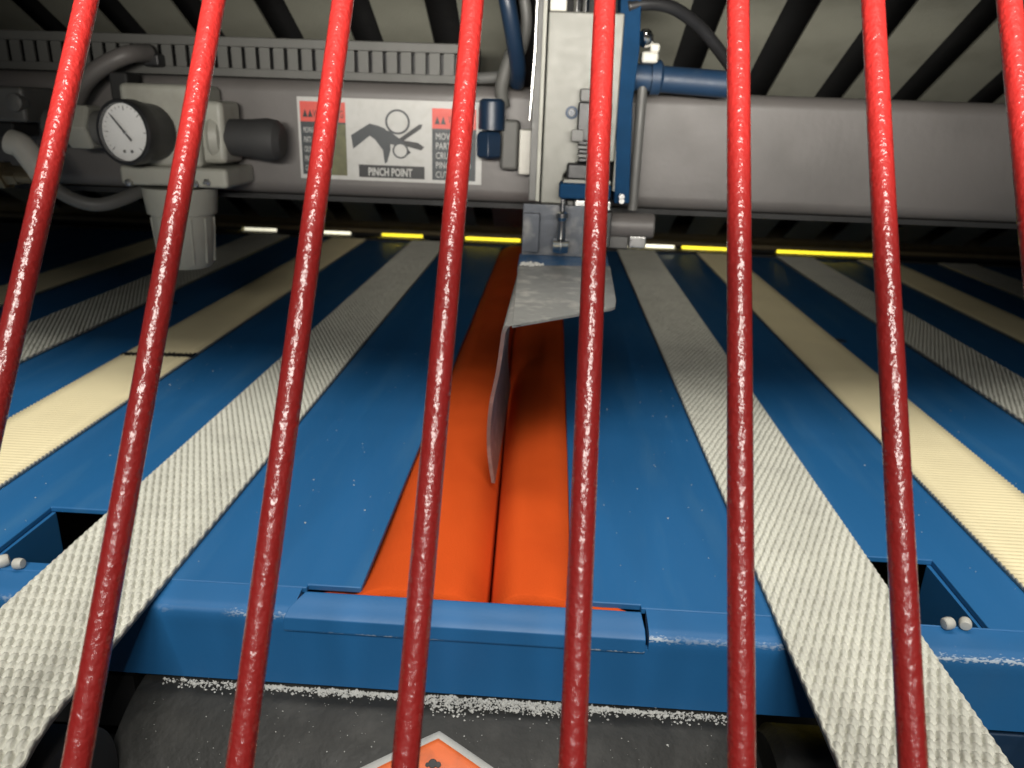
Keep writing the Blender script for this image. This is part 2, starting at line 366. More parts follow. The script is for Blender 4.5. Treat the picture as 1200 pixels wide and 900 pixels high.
# ------------------------------------------------------------------ belts
def belt_path(step, y_end):
    """(y, z, ny, nz) from the back to the nose pulley and round it"""
    P = []; y = y_end; r = .047; yc = .196
    while y > yc: P.append((y, 0, 0, 1)); y -= step
    n = int(r * 2.2 / step)
    for i in range(n + 1):
        a = 2.2 * i / n; P.append((yc - r * math.sin(a), -r + r * math.cos(a), -math.sin(a), math.cos(a)))
    return P
def woven_mesh():
    W = .054; p = W / 15; q = .0080; dx = p / 9; ds = q / 24; TH = .0034
    nx = int(round(W / dx)); path = belt_path(ds, 1.158)
    P = np.array(path); ns = len(P)
    s = np.arange(ns) * ds; x = np.linspace(0, W, nx + 1)
    XX, SS = np.meshgrid(x, s)
    rj = np.random.RandomState(3)
    wob = .00008 * np.sin(SS * 310 + np.sin(XX * 200) * 2) + .00008 * np.sin(XX * 620 + SS * 90)
    hgt = np.full(XX.shape, -1.4)
    jit = rj.rand(int(s[-1] / q) * 2 + 8, int(W / p) * 2 + 8)
    for off in (0, 1):                                            # two staggered sets of knots
        U = (XX + wob) / p + off * .5; Vv = (SS + wob) / q + off * .5
        iu, iv = np.round(U), np.round(Vv); du, dv = U - iu, Vv - iv
        amp = .80 + .35 * jit[(iv.astype(int) * 2 + off) % jit.shape[0], (iu.astype(int) * 2 + off) % jit.shape[1]]
        for sg in (-1, 1):                                        # each knot is two slanted strands, like a V
            dr = dv * 2; e = ((du - sg * .13 - sg * dr * .13) / .215) ** 2 + (dr / .56) ** 2
            hgt = np.maximum(hgt, np.sqrt(np.maximum(0, 1 - e)) * 2.3 * amp - 1.4)
    for off in (0, 1):                                            # open eyes between the knots
        U = (XX + wob) / p + off * .5 + .5; Vv = (SS + wob) / q + off * .5
        du, dr = U - np.round(U), (Vv - np.round(Vv)) * 2
        hgt = np.clip(hgt, -1.4, 1) - 2.0 * np.exp(-((du / .19) ** 2 + (dr / .30) ** 2))
    hgt = .00082 * hgt + .00006 * rj.randn(*hgt.shape)
    edge = np.minimum(XX, W - XX); ek = np.exp(-edge / .0006); hgt = hgt * (1 - ek) - .0002 * ek
    yy = P[:, 0][:, None] + P[:, 2][:, None] * (TH + hgt); zz = P[:, 1][:, None] + P[:, 3][:, None] * (TH + hgt)
    exw = .00018 * np.cos(4 * np.pi * SS / q) * np.where(XX < W / 2, -1, 1) * np.exp(-edge / .001)
    V = np.stack([XX - W / 2 + exw, yy, zz], -1).reshape(-1, 3)
    # side skirts and underside
    m = nx + 1
    low = []
    for col in (0, nx):
        low.append(np.stack([np.full(ns, x[col] - W / 2), P[:, 0] + P[:, 2] * .0003, P[:, 1] + P[:, 3] * .0003], -1))
    nV = len(V); V = np.concatenate([V] + low)
    I = np.arange(ns * m).reshape(ns, m)
    F = np.stack([I[:-1, :-1], I[1:, :-1], I[1:, 1:], I[:-1, 1:]], -1).reshape(-1, 4)
    A = np.arange(ns) + nV; B = A + ns
    F2 = np.stack([I[:-1, 0], A[:-1], A[1:], I[1:, 0]], -1); F3 = np.stack([I[:-1, -1], I[1:, -1], B[1:], B[:-1]], -1)
    F4 = np.stack([A[:-1], B[:-1], B[1:], A[1:]], -1)
    allF = np.concatenate([F, F2, F3, F4]); mi = np.concatenate([np.zeros(len(F), int), np.ones(len(F2) + len(F3) + len(F4), int)])
    me = bpy.data.meshes.new('woven_belt'); me.from_pydata(V.tolist(), [], allF.tolist())
    me.materials.append(M['white_belt']); me.materials.append(M['belt_edge'])
    me.polygons.foreach_set('material_index', mi); me.polygons.foreach_set('use_smooth', np.ones(len(allF), bool)); me.update()
    return me
def ribbed_mesh(pitch=.0034, y_end=1.158, amp=.00045, y_stop=None, W=.053, mats=('cream', 'belt_edge')):
    ds = pitch / 6; P = np.array(belt_path(ds, y_end)); TH = .0026
    if y_stop: P = P[P[:, 0] > y_stop]
    s = np.arange(len(P)) * ds; h = amp * (np.abs(np.sin(np.pi * s / pitch)) ** .8 * 2 - 1)
    nx = 6; V = []; F = []; mi = []
    for i in range(len(P)):
        y, z, ny, nz = P[i]
        for kx in range(nx + 1):
            V.append((-W / 2 + W * kx / nx, y + ny * (TH + h[i]), z + nz * (TH + h[i])))
        V.append((-W / 2, y + ny * .0003, z + nz * .0003)); V.append((W / 2, y + ny * .0003, z + nz * .0003))
    k = nx + 3
    for i in range(len(P) - 1):
        a = i * k
        for kx in range(nx): F.append((a + kx, a + kx + k, a + kx + 1 + k, a + kx + 1)); mi.append(0)
        F.append((a + nx + 1, a + nx + 1 + k, a + k, a)); mi.append(1)
        F.append((a + nx, a + nx + k, a + nx + 2 + k, a + nx + 2)); mi.append(1)
        F.append((a + nx + 1, a + nx + 2, a + nx + 2 + k, a + nx + 1 + k)); mi.append(1)
    me = bpy.data.meshes.new('ribbed_belt'); me.from_pydata(V, [], F)
    for mm in mats: me.materials.append(M[mm])
    me.polygons.foreach_set('material_index', mi); me.polygons.foreach_set('use_smooth', [True] * len(F)); me.update()
    return me
wm = woven_mesh(); cm = ribbed_mesh()
G = 'flat conveyor belts running over the blue bed'
def white_belt(xc, label, wscale=1):
    t = thing('conveyor_belt', label, 'conveyor belt', (xc, .3, 0), G)
    for nm, me in (('woven_run', wm),):
        o = bpy.data.objects.new(nm, me); COL.objects.link(o); o.parent = t; o.location = (0, -.3, 0); o.scale = (wscale, 1, 1)
    return t
def cream_belt(xc, label, wscale=1):
    t = thing('conveyor_belt', label, 'conveyor belt', (xc, .3, 0), G)
    o = bpy.data.objects.new('ribbed_run', cm); COL.objects.link(o); o.parent = t; o.location = (0, -.3, 0); o.scale = (wscale, 1, 1)
    return t
white_belt(-.1825, 'coarse white woven belt crossing the lower left corner, beside the left hole of the bed')
white_belt(.1275, 'coarse white woven belt on the right, passing over the right hole of the bed', 1.03)
cl = cream_belt(-.306, 'cream ribbed belt at far left with a dark spliced joint across it', 1.02)
cream_belt(.2440, 'clean cream ribbed belt right of the broad white belt on the right side', .98)
white_belt(-.427, 'white belt half in shadow at left edge, just beyond the spliced cream belt', 1.08)
white_belt(.362, 'white ribbed looking belt at right edge, just beyond the clean cream belt')
cream_belt(-.548, 'cream belt in deep shadow at far left under the pressure gauge')
cream_belt(.480, 'cream belt in deep shadow at far right, behind the last white belt')
white_belt(.598, 'farthest right white belt, almost lost in the dark')
# splice across the left cream belt
p0 = bed(143, 420, .0032); p1 = bed(212, 424, .0032)
mbs = MB(); n = 34
for i in range(n):
    t_ = i / (n - 1); x = -.333 + .054 * t_; y = .5615 + .0016 * (i % 2) + .004 * t_ + random.uniform(-.0006, .0006)
    w2 = random.uniform(.0015, .0048); mbs.box(x - .0007, x + .0007, y - w2, y + w2, .0024, .0036)
mbs.build('splice_seam', M['black'], cl)
MB().box(-.333, -.2795, .5622, .5645, .0022, .0033).build('splice_groove', M['dark'], cl)

# nose pulleys under the belts and the shaft
for i, (x, lab) in enumerate(((-.1825, 'black pulley under the end of the broad white belt at lower left'), (.1275, 'black pulley under the end of the broad white belt at lower right'),
                (-.306, 'black pulley under the end of the spliced cream belt'), (.244, 'black pulley under the end of the clean cream belt'))):
    pt = thing('belt_pulley', lab, 'pulley', (x, .196, -.047), 'pulleys at the front ends of the belts')
    MB().lathe((x - .024, .196, -.047), (1, 0, 0), [(0, .028), (.001, .030), (.047, .030), (.048, .028)], 40).build('rim', M['dark'], pt, smooth='auto')
    MB().lathe((x - .030, .196, -.047), (1, 0, 0), [(0, .012), (.060, .012)], 20).build('hub', M['steel'], pt, smooth='auto')
tag(MB().lathe((-.7, .196, -.047), (1, 0, 0), [(0, .008), (1.4, .008)], 16).build('drive_shaft', M['dark'], smooth='auto'), 'dark steel shaft running through the black belt pulleys', 'shaft')

# black drum below the rail
DR, DY, DZ = .056, .2630, -.0952
dx0, dx1 = at(172, 795, .262).x, at(872, 842, .262).x
drum = thing('rubber_drum', 'large dark grey rubber drum below the front rail, dusted with white lint', 'drum', ((dx0 + dx1) / 2, DY, DZ))
MB().lathe((dx0, DY, DZ), (1, 0, 0), [(0, DR * .2), (0, DR - .0015), (.0005, DR - .0004), (.002, DR), (dx1 - dx0 - .002, DR), (dx1 - dx0, DR - .001), (dx1 - dx0, .01)], 96).build('drum_shell', M['drum'], drum, smooth='auto')
def on_drum(x, a, h=0):
    return Vector((x, DY - (DR + h) * math.sin(a), DZ + (DR + h) * math.cos(a)))
tag(MB().box(-.7, dx0 - .006, .262, .275, -.16, -.042).build('side_panel', M['dark']), 'dark panel in the gap left of the rubber drum', 'panel')
dd = thing('drive_housing', 'dark blue grey motor housing right of the rubber drum, half hidden under the belt', 'housing', (.14, .25, -.09))
MB().lathe((dx1 + .012, .255, -.086), (1, 0, 0), [(0, .02), (0, .032), (.004, .036), (.06, .036), (.064, .030)], 40).build('housing_body', M['drum'], dd, smooth='auto')
MB().box(dx1 + .085, .5, .262, .27, -.10, -.042).build('mounting_plate', M['bluepart'], dd, .001)
# diamond placard on the drum
def px_on_drum(px, py):
    d = Vector(ray(px, py)).normalized(); o = Vector((0, 0, CAM_H)); oy, oz = o.y - DY, o.z - DZ
    a = d.y ** 2 + d.z ** 2; b = 2 * (oy * d.y + oz * d.z); c = oy ** 2 + oz ** 2 - DR ** 2
    t_ = (-b - math.sqrt(max(0, b * b - 4 * a * c))) / (2 * a); q = o + d * t_
    return q.x, math.atan2(DY - q.y, q.z - DZ)
ax, aa = px_on_drum(515, 857)
plc = thing('hazard_placard', 'orange diamond warning sticker with white border on the dark drum', 'sticker', on_drum(ax, aa))
def diamond(r, h, name, m, off=0):
    n = 24; V = []; F = []
    for i in range(n + 1):
        for j in range(n + 1):
            u, v = i / n, j / n
            V.append(on_drum(ax + (u - v) * r * 1.85, aa + (off + (u + v) * r) / DR, h))
    for i in range(n):
        for j in range(n): a = i * (n + 1) + j; F.append((a, a + 1, a + n + 2, a + n + 1))
    o = MB().add(V, F).build(name, m, plc, smooth=True)
    so = o.modifiers.new('t', 'SOLIDIFY'); so.thickness = .0002; so.offset = 1
diamond(.034, .0003, 'border', M['white_print']); diamond(.0305, .0007, 'orange_field', M['orange_print'], .0031)
mk = MB()
for (x, y, r) in ((-.001, .0125, .0018), (.0012, .0128, .0012), (-.003, .0131, .0009)):
    mk.lathe(on_drum(ax + x, aa + y / DR, .0008), on_drum(0, aa + y / DR, 1) - on_drum(0, aa + y / DR, 0), [(0, r), (.0002, r * .9)], 9)
mk.build('printed_mark', M['black_print'], plc)

# lint: crumbs along the rail foot, on the drum, on the bed
def crumbs(n, place, name, label, smin, smax):
    V = []; F = []
    for _ in range(n):
        p = place(); s = random.uniform(smin, smax) * (1 if random.random() < .85 else 1.7); k = len(V)
        for d in ((1, 0, 0), (-1, 0, 0), (0, 1, 0), (0, -1, 0), (0, 0, 1), (0, 0, -1)):
            V.append(tuple(p[i] + d[i] * s * random.uniform(.4, 1.3) for i in range(3)))
        for a, b, c in ((0, 2, 4), (2, 1, 4), (1, 3, 4), (3, 0, 4), (2, 0, 5), (1, 2, 5), (3, 1, 5), (0, 3, 5)): F.append((k + a, k + b, k + c))
    o = MB(); o.v = V; o.f = F
    return tag(o.build(name, M['lint']), label, 'lint', kind='stuff')
def pl_foot():
    x = random.triangular(dx0 + .02, dx1 - .004, -.005) if random.random() < .65 else random.uniform(dx0 + .01, dx1 - .002)
    den = .5 + .5 * math.sin(x * 90 + 1) * math.sin(x * 37)
    den *= .45 + .9 * math.exp(-((x + .0) / .055) ** 2)
    a = .045 + abs(random.gauss(0, .018 + .045 * den)); return on_drum(x, a + .03, random.uniform(0, .0004 + .0022 * den * random.random()))
crumbs(3400, pl_foot, 'lint_ridge', 'white lint and crumbs collected along the foot of the blue rail', .00022, .00068)
def pl_drum(): return on_drum(random.uniform(dx0 + .01, dx1 - .01), random.uniform(.1, .9) ** 1.6, .0002)
crumbs(260, pl_drum, 'drum_dust', 'scattered pale dust specks on the dark drum', .00010, .00028)
def pl_bed():
    while True:
        x = random.uniform(-.27, .3); y = random.uniform(.285, .62)
        if -.078 < x < .02 or -.245 < x < -.150 or .095 < x < .19: continue
        return (x, y, .0002)
crumbs(190, pl_bed, 'bed_dust', 'tiny white dust flecks on the blue plates', .00012, .00040)
def pl_face(): return (random.uniform(-.24, .24), .2600, random.uniform(-.036, -.014))
crumbs(70, pl_face, 'rail_dust', 'tiny white flecks stuck to the front face of the rail', .00015, .0005)

# white pellets lying at the holes
def pellet(px, py, lab, r=.0026, ang=0):
    p = bed(px, py, .002)
    t = MB().lathe(p - Vector((math.cos(ang), math.sin(ang), 0)) * r * .9, (math.cos(ang), math.sin(ang), .1), [(0, r * .2), (.0002, r * .82), (r * .25, r * .98), (r * .9, r * 1.05), (r * 1.5, r * .95), (r * 1.72, r * .8), (r * 1.75, r * .2)], 14)
    tag(t.build('pellet', M['pale'], smooth='auto'), lab, 'pellet', 'white pellets at the holes of the bed')
pellet(1111, 731, 'left one of two white pellets on the front rim of the right hole', .0025, .2)
pellet(1131, 731, 'right one of two white pellets on the front rim of the right hole', .0024, 1.2)
pellet(4, 658, 'white lint pellet at the picture edge on the left hole rim', .0028, .6)
pellet(22, 661, 'smaller white lint pellet inside the left hole rim', .0024, 0)

# ------------------------------------------------------------------ upper belts (inclined, seen from below) and hood
UY, UZ, US = 1.15, .030, .512
def up_pt(px, py):
    d = ray(px, py); t_ = (UZ + US * UY - CAM_H) / (d[2] + US * d[1]); q = C0 + d * t_; return q
gaps = [up_pt(x, 20)[0] for x in (139, 227, 319, 415, 515)] + [up_pt(x, 20)[0] for x in (938, 1041, 1152)]
pitch = (gaps[7] - gaps[0]) / 10
print('upper pitch', pitch, [round(g, 4) for g in gaps])
gx = [gaps[0] + pitch * (i - 6) for i in range(24)]
ordn = 'first second third fourth fifth sixth seventh eighth ninth tenth eleventh twelfth'.split()
GU = 'grey upper belts above the beam'
gapw = .026
umesh = None
slope = math.atan(US)
k = 0
for i in range(len(gx) - 1):
    x0, x1 = gx[i] + gapw / 2, gx[i + 1] - gapw / 2
    if x1 < -.85 or x0 > .95: continue
    if umesh is None:
        wv = x1 - x0; mb = MB(); yy0 = .34
        n = 60
        for j in range(n):
            ya, yb = yy0 + (UY - yy0) * j / n, yy0 + (UY - yy0) * (j + 1) / n
            za, zb = UZ + US * (UY - ya), UZ + US * (UY - yb)
            b0 = len(mb.v)
            mb.v += [(-wv / 2, ya, za), (wv / 2, ya, za), (wv / 2, yb, zb), (-wv / 2, yb, zb), (-wv / 2, ya + .001, za + .002), (wv / 2, ya + .001, za + .002), (wv / 2, yb + .001, zb + .002), (-wv / 2, yb + .001, zb + .002)]
            mb.f += [(b0, b0 + 3, b0 + 2, b0 + 1), (b0 + 4, b0 + 5, b0 + 6, b0 + 7), (b0, b0 + 4, b0 + 7, b0 + 3), (b0 + 1, b0 + 2, b0 + 6, b0 + 5)]
        o = mb.build('upper_belt', M['upbelt']); umesh = o.data
    else:
        o = bpy.data.objects.new('upper_belt', umesh); COL.objects.link(o)
    o.location = ((x0 + x1) / 2, random.uniform(-.0004, .0004), 0)
    xm = (x0 + x1) / 2
    if xm < -.62: lab = 'slanting grey belt overhead, outermost on the left'
    elif xm > .75: lab = 'slanting grey belt overhead, outermost on the right'
    else: lab = None
    k += 1; o['_k'] = k
    tag(o, None, 'upper belt', GU)
ub = sorted([o for o in COL.objects if o.name.startswith('upper_belt')], key=lambda o: o.location.x)
for i, o in enumerate(ub):
    del o['_k']; n = len(ub); x = o.location.x
    left = [b for b in ub if b.location.x < .02]; right = [b for b in ub if b.location.x >= .02]
    if o in left:
        j = len(left) - left.index(o) - 1
        o['label'] = 'grey upper belt slanting overhead, %s to the left of the central grey carriage' % ordn[min(j, 11)]
    else:
        j = right.index(o)
        o['label'] = 'grey upper belt slanting overhead, %s to the right of the central grey carriage' % ordn[min(j, 11)]
hood = MB(); hn = 1
for (ya, yb, d, th) in ((.34, 1.20, .035, .01),):
    za, zb = UZ + US * (UY - ya) + d, UZ + US * (UY - yb) + d
    hood.add([(-1.2, ya, za), (1.2, ya, za), (1.2, yb, zb), (-1.2, yb, zb), (-1.2, ya, za + th), (1.2, ya, za + th), (1.2, yb, zb + th), (-1.2, yb, zb + th)],
             [(0, 3, 2, 1), (4, 5, 6, 7), (0, 1, 5, 4), (2, 3, 7, 6), (0, 4, 7, 3), (1, 2, 6, 5)])
tag(hood.build('hood_plate', M['dark']), 'black hood plate showing in the gaps between the upper belts', 'hood')
rl = thing('nip_roller', 'brown rusty roller where the upper belts come down at the back', 'roller', (0, UY + .006, UZ))
MB().lathe((-.9, UY + .010, UZ + .002), (1, 0, 0), [(0, .013), (1.85, .013)], 24).build('roller_tube', M['brown'], rl, smooth='auto')
MB().box(-.9, .95, UY + .000, UY + .003, UZ - .0165, UZ - .0105).build('scraper_strip', M['brown'], rl)

# ------------------------------------------------------------------ beam and wire duct
beam = thing('cross_beam', 'dull grey square steel beam spanning the machine behind the guard', 'beam', (0, .64, .168))
bz0 = at(800, 247, .60).z; bz1 = at(800, 108, .60).z
b = MB().box(-.9, .95, .60, .70, bz0, bz1).build('beam_tube', M['beam'], beam, .010, seg=5)
MB().box(-.9, .95, .6045, .6995, bz0 - .004, bz0 - .0002).build('beam_foot', M['dark'], beam)

duct = thing('wire_duct', 'slotted grey wiring duct lying on the beam above the warning label', 'wire duct', (-.25, .62, bz1))
def zat(x, py, Y): return at(x, py, Y).z
YD = .606
zt = at(400, 47, YD).z; zb_ = at(400, 94, YD).z; zs1 = at(400, 62, YD).z; zs0 = at(400, 84, YD).z
xr = at(556, 80, YD).x; xl = -.62
MB().box(xl, xr, YD - .001, YD + .05, zs1 + .0018, zt).build('duct_cover', M['duct'], duct, .001)
MB().box(xl, xr, YD, YD + .048, zb_, zs0).build('duct_base', M['duct'], duct, .0006)
MB().box(xl, xr, YD + .012, YD + .046, zs0 + .0001, zs1 + .0016).build('duct_slot_shade', M['black'], duct)  # black core paints in the shade behind the duct slots
sl = [at(x, 72, YD).x for x in (415, 532)]; pt = (sl[1] - sl[0]) / 7
nf = int((xr - xl) / pt); fm = None
for i in range(nf):
    x = sl[1] + pt * (i - nf + 2) - pt * .72
    if x < xl or x + pt * .72 > xr: continue
    if fm is None:
        o = MB().box(0, pt * .72, YD + .0006, YD + .0026, zs0 - .0012, zs1 + .003).build('duct_finger', M['duct'], duct); fm = o.data
        o.location.x = x
    else:
        o = bpy.data.objects.new('duct_finger', fm); COL.objects.link(o); o.parent = duct; o.matrix_parent_inverse = Matrix.Translation(-duct.location); o.location.x = x

# ------------------------------------------------------------------ warning label
LX0, LX1, LZ0, LZ1 = -.1938, -.0550, .1400, .1988
LY = .5998
lab = thing('warning_label', 'white pinch point warning label with red corners stuck on the grey beam', 'warning label', (LX0, LY, LZ0))
LW, LH = LX1 - LX0, LZ1 - LZ0
def lp(u, v, h): return Vector((LX0 + u / 215 * LW, LY - h, LZ1 - v / 95 * LH))   # label grid 215 x 95
def lrect(u0, v0, u1, v1, h, name, m, th=.0002):
    return MB().prism([lp(u0, v0, h), lp(u1, v0, h), lp(u1, v1, h), lp(u0, v1, h)], (0, -th, 0)).build(name, m, lab)
lrect(0, 0, 215, 95, 0, 'label_sheet', M['white_print'], .0004)
lrect(3, 5, 56, 28, .0005, 'red_header', M['red_print']); lrect(3, 28, 56, 90, .0005, 'text_panel', M['grey_print'])
lrect(22, 30, 56, 90, .0008, 'picture_panel', M['olive_print'])
lrect(157, 8, 208, 31, .0005, 'red_header', M['red_print']); lrect(157, 31, 208, 91, .0005, 'text_panel', M['grey_print'])
lrect(70, 76, 148, 91, .0005, 'caption_bar', M['black_print'])
def lpoly(pts, name, m, h=.0006): MB().prism([lp(u, v, h) for u, v in pts], (0, -.0002, 0)).build(name, m, lab)
lpoly([(62, 42), (84, 28), (94, 30), (102, 33), (108, 44), (108, 58), (104, 72), (101, 74), (99, 58), (90, 46), (84, 42), (64, 58)], 'hand_pictogram', M['grey_print'])
lpoly([(116, 46), (120, 49), (144, 32), (146, 27), (142, 27)], 'finger_pictogram', M['black_print'])
lpoly([(122, 46), (120, 51), (144, 57), (148, 53), (140, 48)], 'finger_pictogram', M['black_print'])
lpoly([(118, 52), (128, 63), (132, 60), (124, 50)], 'finger_pictogram', M['black_print'])
lpoly([(96, 33), (108, 36), (124, 48), (118, 53), (104, 50)], 'knuckle_pictogram', M['grey_print'], .0009)
def ring(u, v, r0, r1, name, m, h):
    n = 36; V = []; F = []
    for k in range(n):
        a = 2 * math.pi * k / n
        for r in (r0, r1): V.append(lp(u + r * math.cos(a), v + r * math.sin(a), h)); V.append(lp(u + r * math.cos(a), v + r * math.sin(a), h + .0002))
    for k in range(n):
        a = 4 * k; b = 4 * ((k + 1) % n)
        F += [(a + 1, a + 3, b + 3, b + 1), (a, a + 1, b + 1, b), (a + 2, b + 2, b + 3, a + 3)]
    MB().add(V, F).build(name, m, lab)
def disc(u, v, r, name, m, h):
    lpoly([(u + r * math.cos(i * math.pi / 12), v + r * math.sin(i * math.pi / 12)) for i in range(24)], name, m, h)
disc(117, 25, 13, 'roller_disc', M['white_print'], .0011); ring(117, 25, 12, 14.4, 'roller_ring', M['grey_print'], .0013)
disc(120, 58, 8, 'roller_disc', M['white_print'], .0011); ring(120, 58, 7.4, 9.4, 'roller_ring', M['grey_print'], .0013)
def text(s, u, v, size, m, name='lettering', parent=None, w_=1.0, h=.0008, bold=0):
    c = bpy.data.curves.new(name, 'FONT'); c.body = s; c.size = size / 95 * LH * 1.38; c.extrude = .00008; c.align_x = 'LEFT'; c.align_y = 'BOTTOM_BASELINE'; c.resolution_u = 2
    c.offset = bold
    o = bpy.data.objects.new(name, c); COL.objects.link(o); bpy.context.view_layer.update()
    me = bpy.data.meshes.new_from_object(o.evaluated_get(bpy.context.evaluated_depsgraph_get())); bpy.data.objects.remove(o)
    p = lp(u, v, h)
    me.transform(Matrix.Translation(p) @ Matrix.Rotation(R(90), 4, 'X') @ Matrix.Diagonal((w_, 1, 1, 1)))
    return link(name, me, m, parent or lab)
text('PINCH POINT', 81, 88.5, 9.5, M['white_print'], w_=.67, bold=.0002)
for i, s in enumerate(('MOVING', 'PARTS', 'CRUSH', 'PINCH AND', 'CUT')):
    text(s, 161, 43.5 + i * 11.2, 8, M['white_print'], w_=.72)
for i, s in enumerate(('MOVING', 'PARTS', 'CRUSH', 'PINCH', 'CUT')):
    text(s, 6, 41 + i * 11.2, 7, M['white_print'], w_=.35, h=.0007)
text('WARNING', 176, 25, 9, M['black_print'], w_=.5); text('WARNING', 18, 23, 9, M['black_print'], w_=.62)
for u0 in (160, 167, 6, 12): lpoly([(u0, 26 if u0 > 100 else 23), (u0 + 3, 17 if u0 > 100 else 14), (u0 + 6, 26 if u0 > 100 else 23)], 'triangle_mark', M['black_print'], .0008)

# ------------------------------------------------------------------ pressure regulator with gauge (left)
YR = .552
reg = thing('air_regulator', 'grey air pressure regulator with ribbed bowl mounted before the beam at left', 'regulator', at(215, 220, YR + .02))
pbox(143, 98, 232, 196, YR, .045).build('body', M['reg'], reg, .004, seg=3)
pbox(232, 118, 262, 192, YR + .006, .034).build('side_boss', M['reg'], reg, .004, seg=3)
pbox(140, 196, 266, 219, YR - .004, .052).build('flange', M['reg'], reg, .003, seg=3)
cx = at(212, 230, YR + .02)
px1 = (1 / 900 * YR * 1.06)
def zr(py): return at(212, py, YR + .02).z
MB().lathe((cx.x, YR + .02, zr(219)), (0, 0, -1), [(0, .0262), (.004, .0262), (zr(219) - zr(249), .0245), (zr(219) - zr(250), .022)], 32).build('neck', M['reg'], reg, smooth='auto')
bowl = MB().lathe((cx.x, YR + .02, zr(249)), (0, 0, -1), [(0, .0222), (.012, .0222), (zr(249) - zr(306), .0195), (zr(249) - zr(311), .017), (zr(249) - zr(312), .005)], 32).build('bowl', M['reg'], reg, smooth='auto')
for a in range(0, 360, 30):
    c, s = math.cos(R(a + 8)), math.sin(R(a + 8))
    MB().tube([(cx.x + .0222 * c, YR + .02 + .0222 * s, zr(253)), (cx.x + .0198 * c, YR + .02 + .0198 * s, zr(304))], .0011, 6).build('rib', M['reg'], bowl)
for (px, py) in ((150, 214), (228, 216), (242, 214)):
    p = at(px, py, YR - .006)
    MB().lathe(p + Vector((0, .003, 0)), (0, -1, 0), [(0, .0028), (.0035, .0026), (.0045, .0012)], 6).build('flange_screw', M['steel'], reg)
kn = at(262, 160, YR + .022)
MB().lathe(at(252, 160, YR + .02), (1, 0, 0), [(0, .017), (.003, .019), (.008, .017), (.010, .0125)], 28).build('collar', M['reg'], reg, smooth='auto')
ke = at(333, 160, YR + .02).x - at(258, 160, YR + .02).x
MB().lathe(at(258, 160, YR + .02), (1, 0, -.03), [(0, .012), (.004, .0125), (ke * .5, .0135), (ke - .012, .0150), (ke - .005, .0140), (ke - .001, .010), (ke, .003)], 32).build('muffler_knob', mat('charcoal plastic', (.025, .025, .025), .7, var=.2, vscale=80), reg, smooth='auto')
# gauge
gc = at(148, 155, .528); gd = Vector((-.20, -.975, .02)).normalized()
gau = thing('pressure_gauge', 'round white dial pressure gauge with black rim on the regulator', 'gauge', gc)
gr = .0212
MB().lathe(gc - gd * .026, gd, [(0, gr * .82), (.001, gr * .90), (.016, gr * .93), (.019, gr), (.0290, gr), (.0300, gr * .96), (.0300, gr * .885), (.0255, gr * .88)], 48).build('case', M['black'], gau, smooth='auto')
MB().lathe(gc - gd * .0004, gd, [(0, gr * .875), (.0008, gr * .875)], 48).build('dial', M['dial'], gau, smooth='auto')
gu = Vector((0, 0, 1)).cross(gd).normalized() * 1.0; gv = gd.cross(gu).normalized()    # gu: to the right seen from the front
def gp(a, r, h=0): return gc + gd * (h + .00045) + (gu * math.sin(a) + gv * math.cos(a)) * r
def gstroke(p, q, wd, name, m, h=0):
    d = (q - p).normalized(); s = gd.cross(d) * wd
    MB().prism([p - s, q - s * .6, q + s * .6, p + s], gd * .0003).build(name, m, gau)
for i in range(25):
    a = R(-135 + 270 * i / 24); big = i % 4 == 0
    gstroke(gp(a, gr * (.66 if big else .74)), gp(a, gr * .80), .00028 if big else .00014, 'tick', M['hose'])
a0 = R(-42)
gstroke(gp(a0 + math.pi, gr * .34, .0012), gp(a0, gr * .66, .0012), .0008, 'needle', M['black'])
MB().lathe(gc + gd * .0004, gd, [(0, .0014), (.0016, .0014), (.0022, .0007)], 12).build('needle_pin', M['chrome'], gau, smooth='auto')
for (a, r) in ((R(165), .60), (R(-168), .60)):
    p = gp(a, gr * r); MB().lathe(p - gd * .0001, gd, [(0, .0012), (.0003, .0012)], 8).build('dial_print', M['hose'], gau)
MB().lathe(gc + gd * .0030, gd, [(0, gr * .88), (.0006, gr * .88)], 48).build('glass', None, gau, smooth='auto')
gl = bpy.data.materials.new('clear glass'); gl.use_nodes = True
bb = gl.node_tree.nodes['Principled BSDF']; bb.inputs['Alpha'].default_value = .10; bb.inputs['Roughness'].default_value = .06; bb.inputs['Base Color'].default_value = (.5, .5, .5, 1)
[o for o in gau.children if o.name.startswith('glass')][0].data.materials.append(gl)

# fittings and hoses left of the regulator
def fit(name, labl, cat, loc): return thing(name, labl, cat, loc)
f = fit('hex_fitting', 'pale hexagonal pipe fitting between the first guard bar and the gauge', 'fitting', at(100, 148, .56))
MB().lathe(at(86, 148, .565), (1, 0, 0), [(0, .0155), (.002, .017), (.016, .017), (.018, .015)], 6).build('nut', M['reg'], f, .0008)
MB().lathe(at(60, 148, .565), (1, 0, 0), [(0, .012), (.05, .012)], 16).build('pipe', M['hose'], f, smooth='auto')
tag(MB().tube(arc([at(14, 168, .53), at(24, 170, .53), at(38, 182, .53), at(56, 204, .53), at(90, 236, .535), at(125, 242, .54), at(165, 226, .56), at(190, 205, .58)], 8), [.0088] * 9 + [.0085] * 8 + [.0045] * 40, 14).build('air_hose', M['hose'], smooth=True), 'grey air hose with thick white end looping under the gauge', 'hose') if False else None
tag(MB().tube(arc([at(12, 166, .53), at(26, 172, .53), at(42, 192, .53), at(52, 206, .53)], 6), .0085, 16).build('elbow_tube', M['pale'], smooth='auto'), 'pale plastic elbow tube at the left picture edge', 'tube')
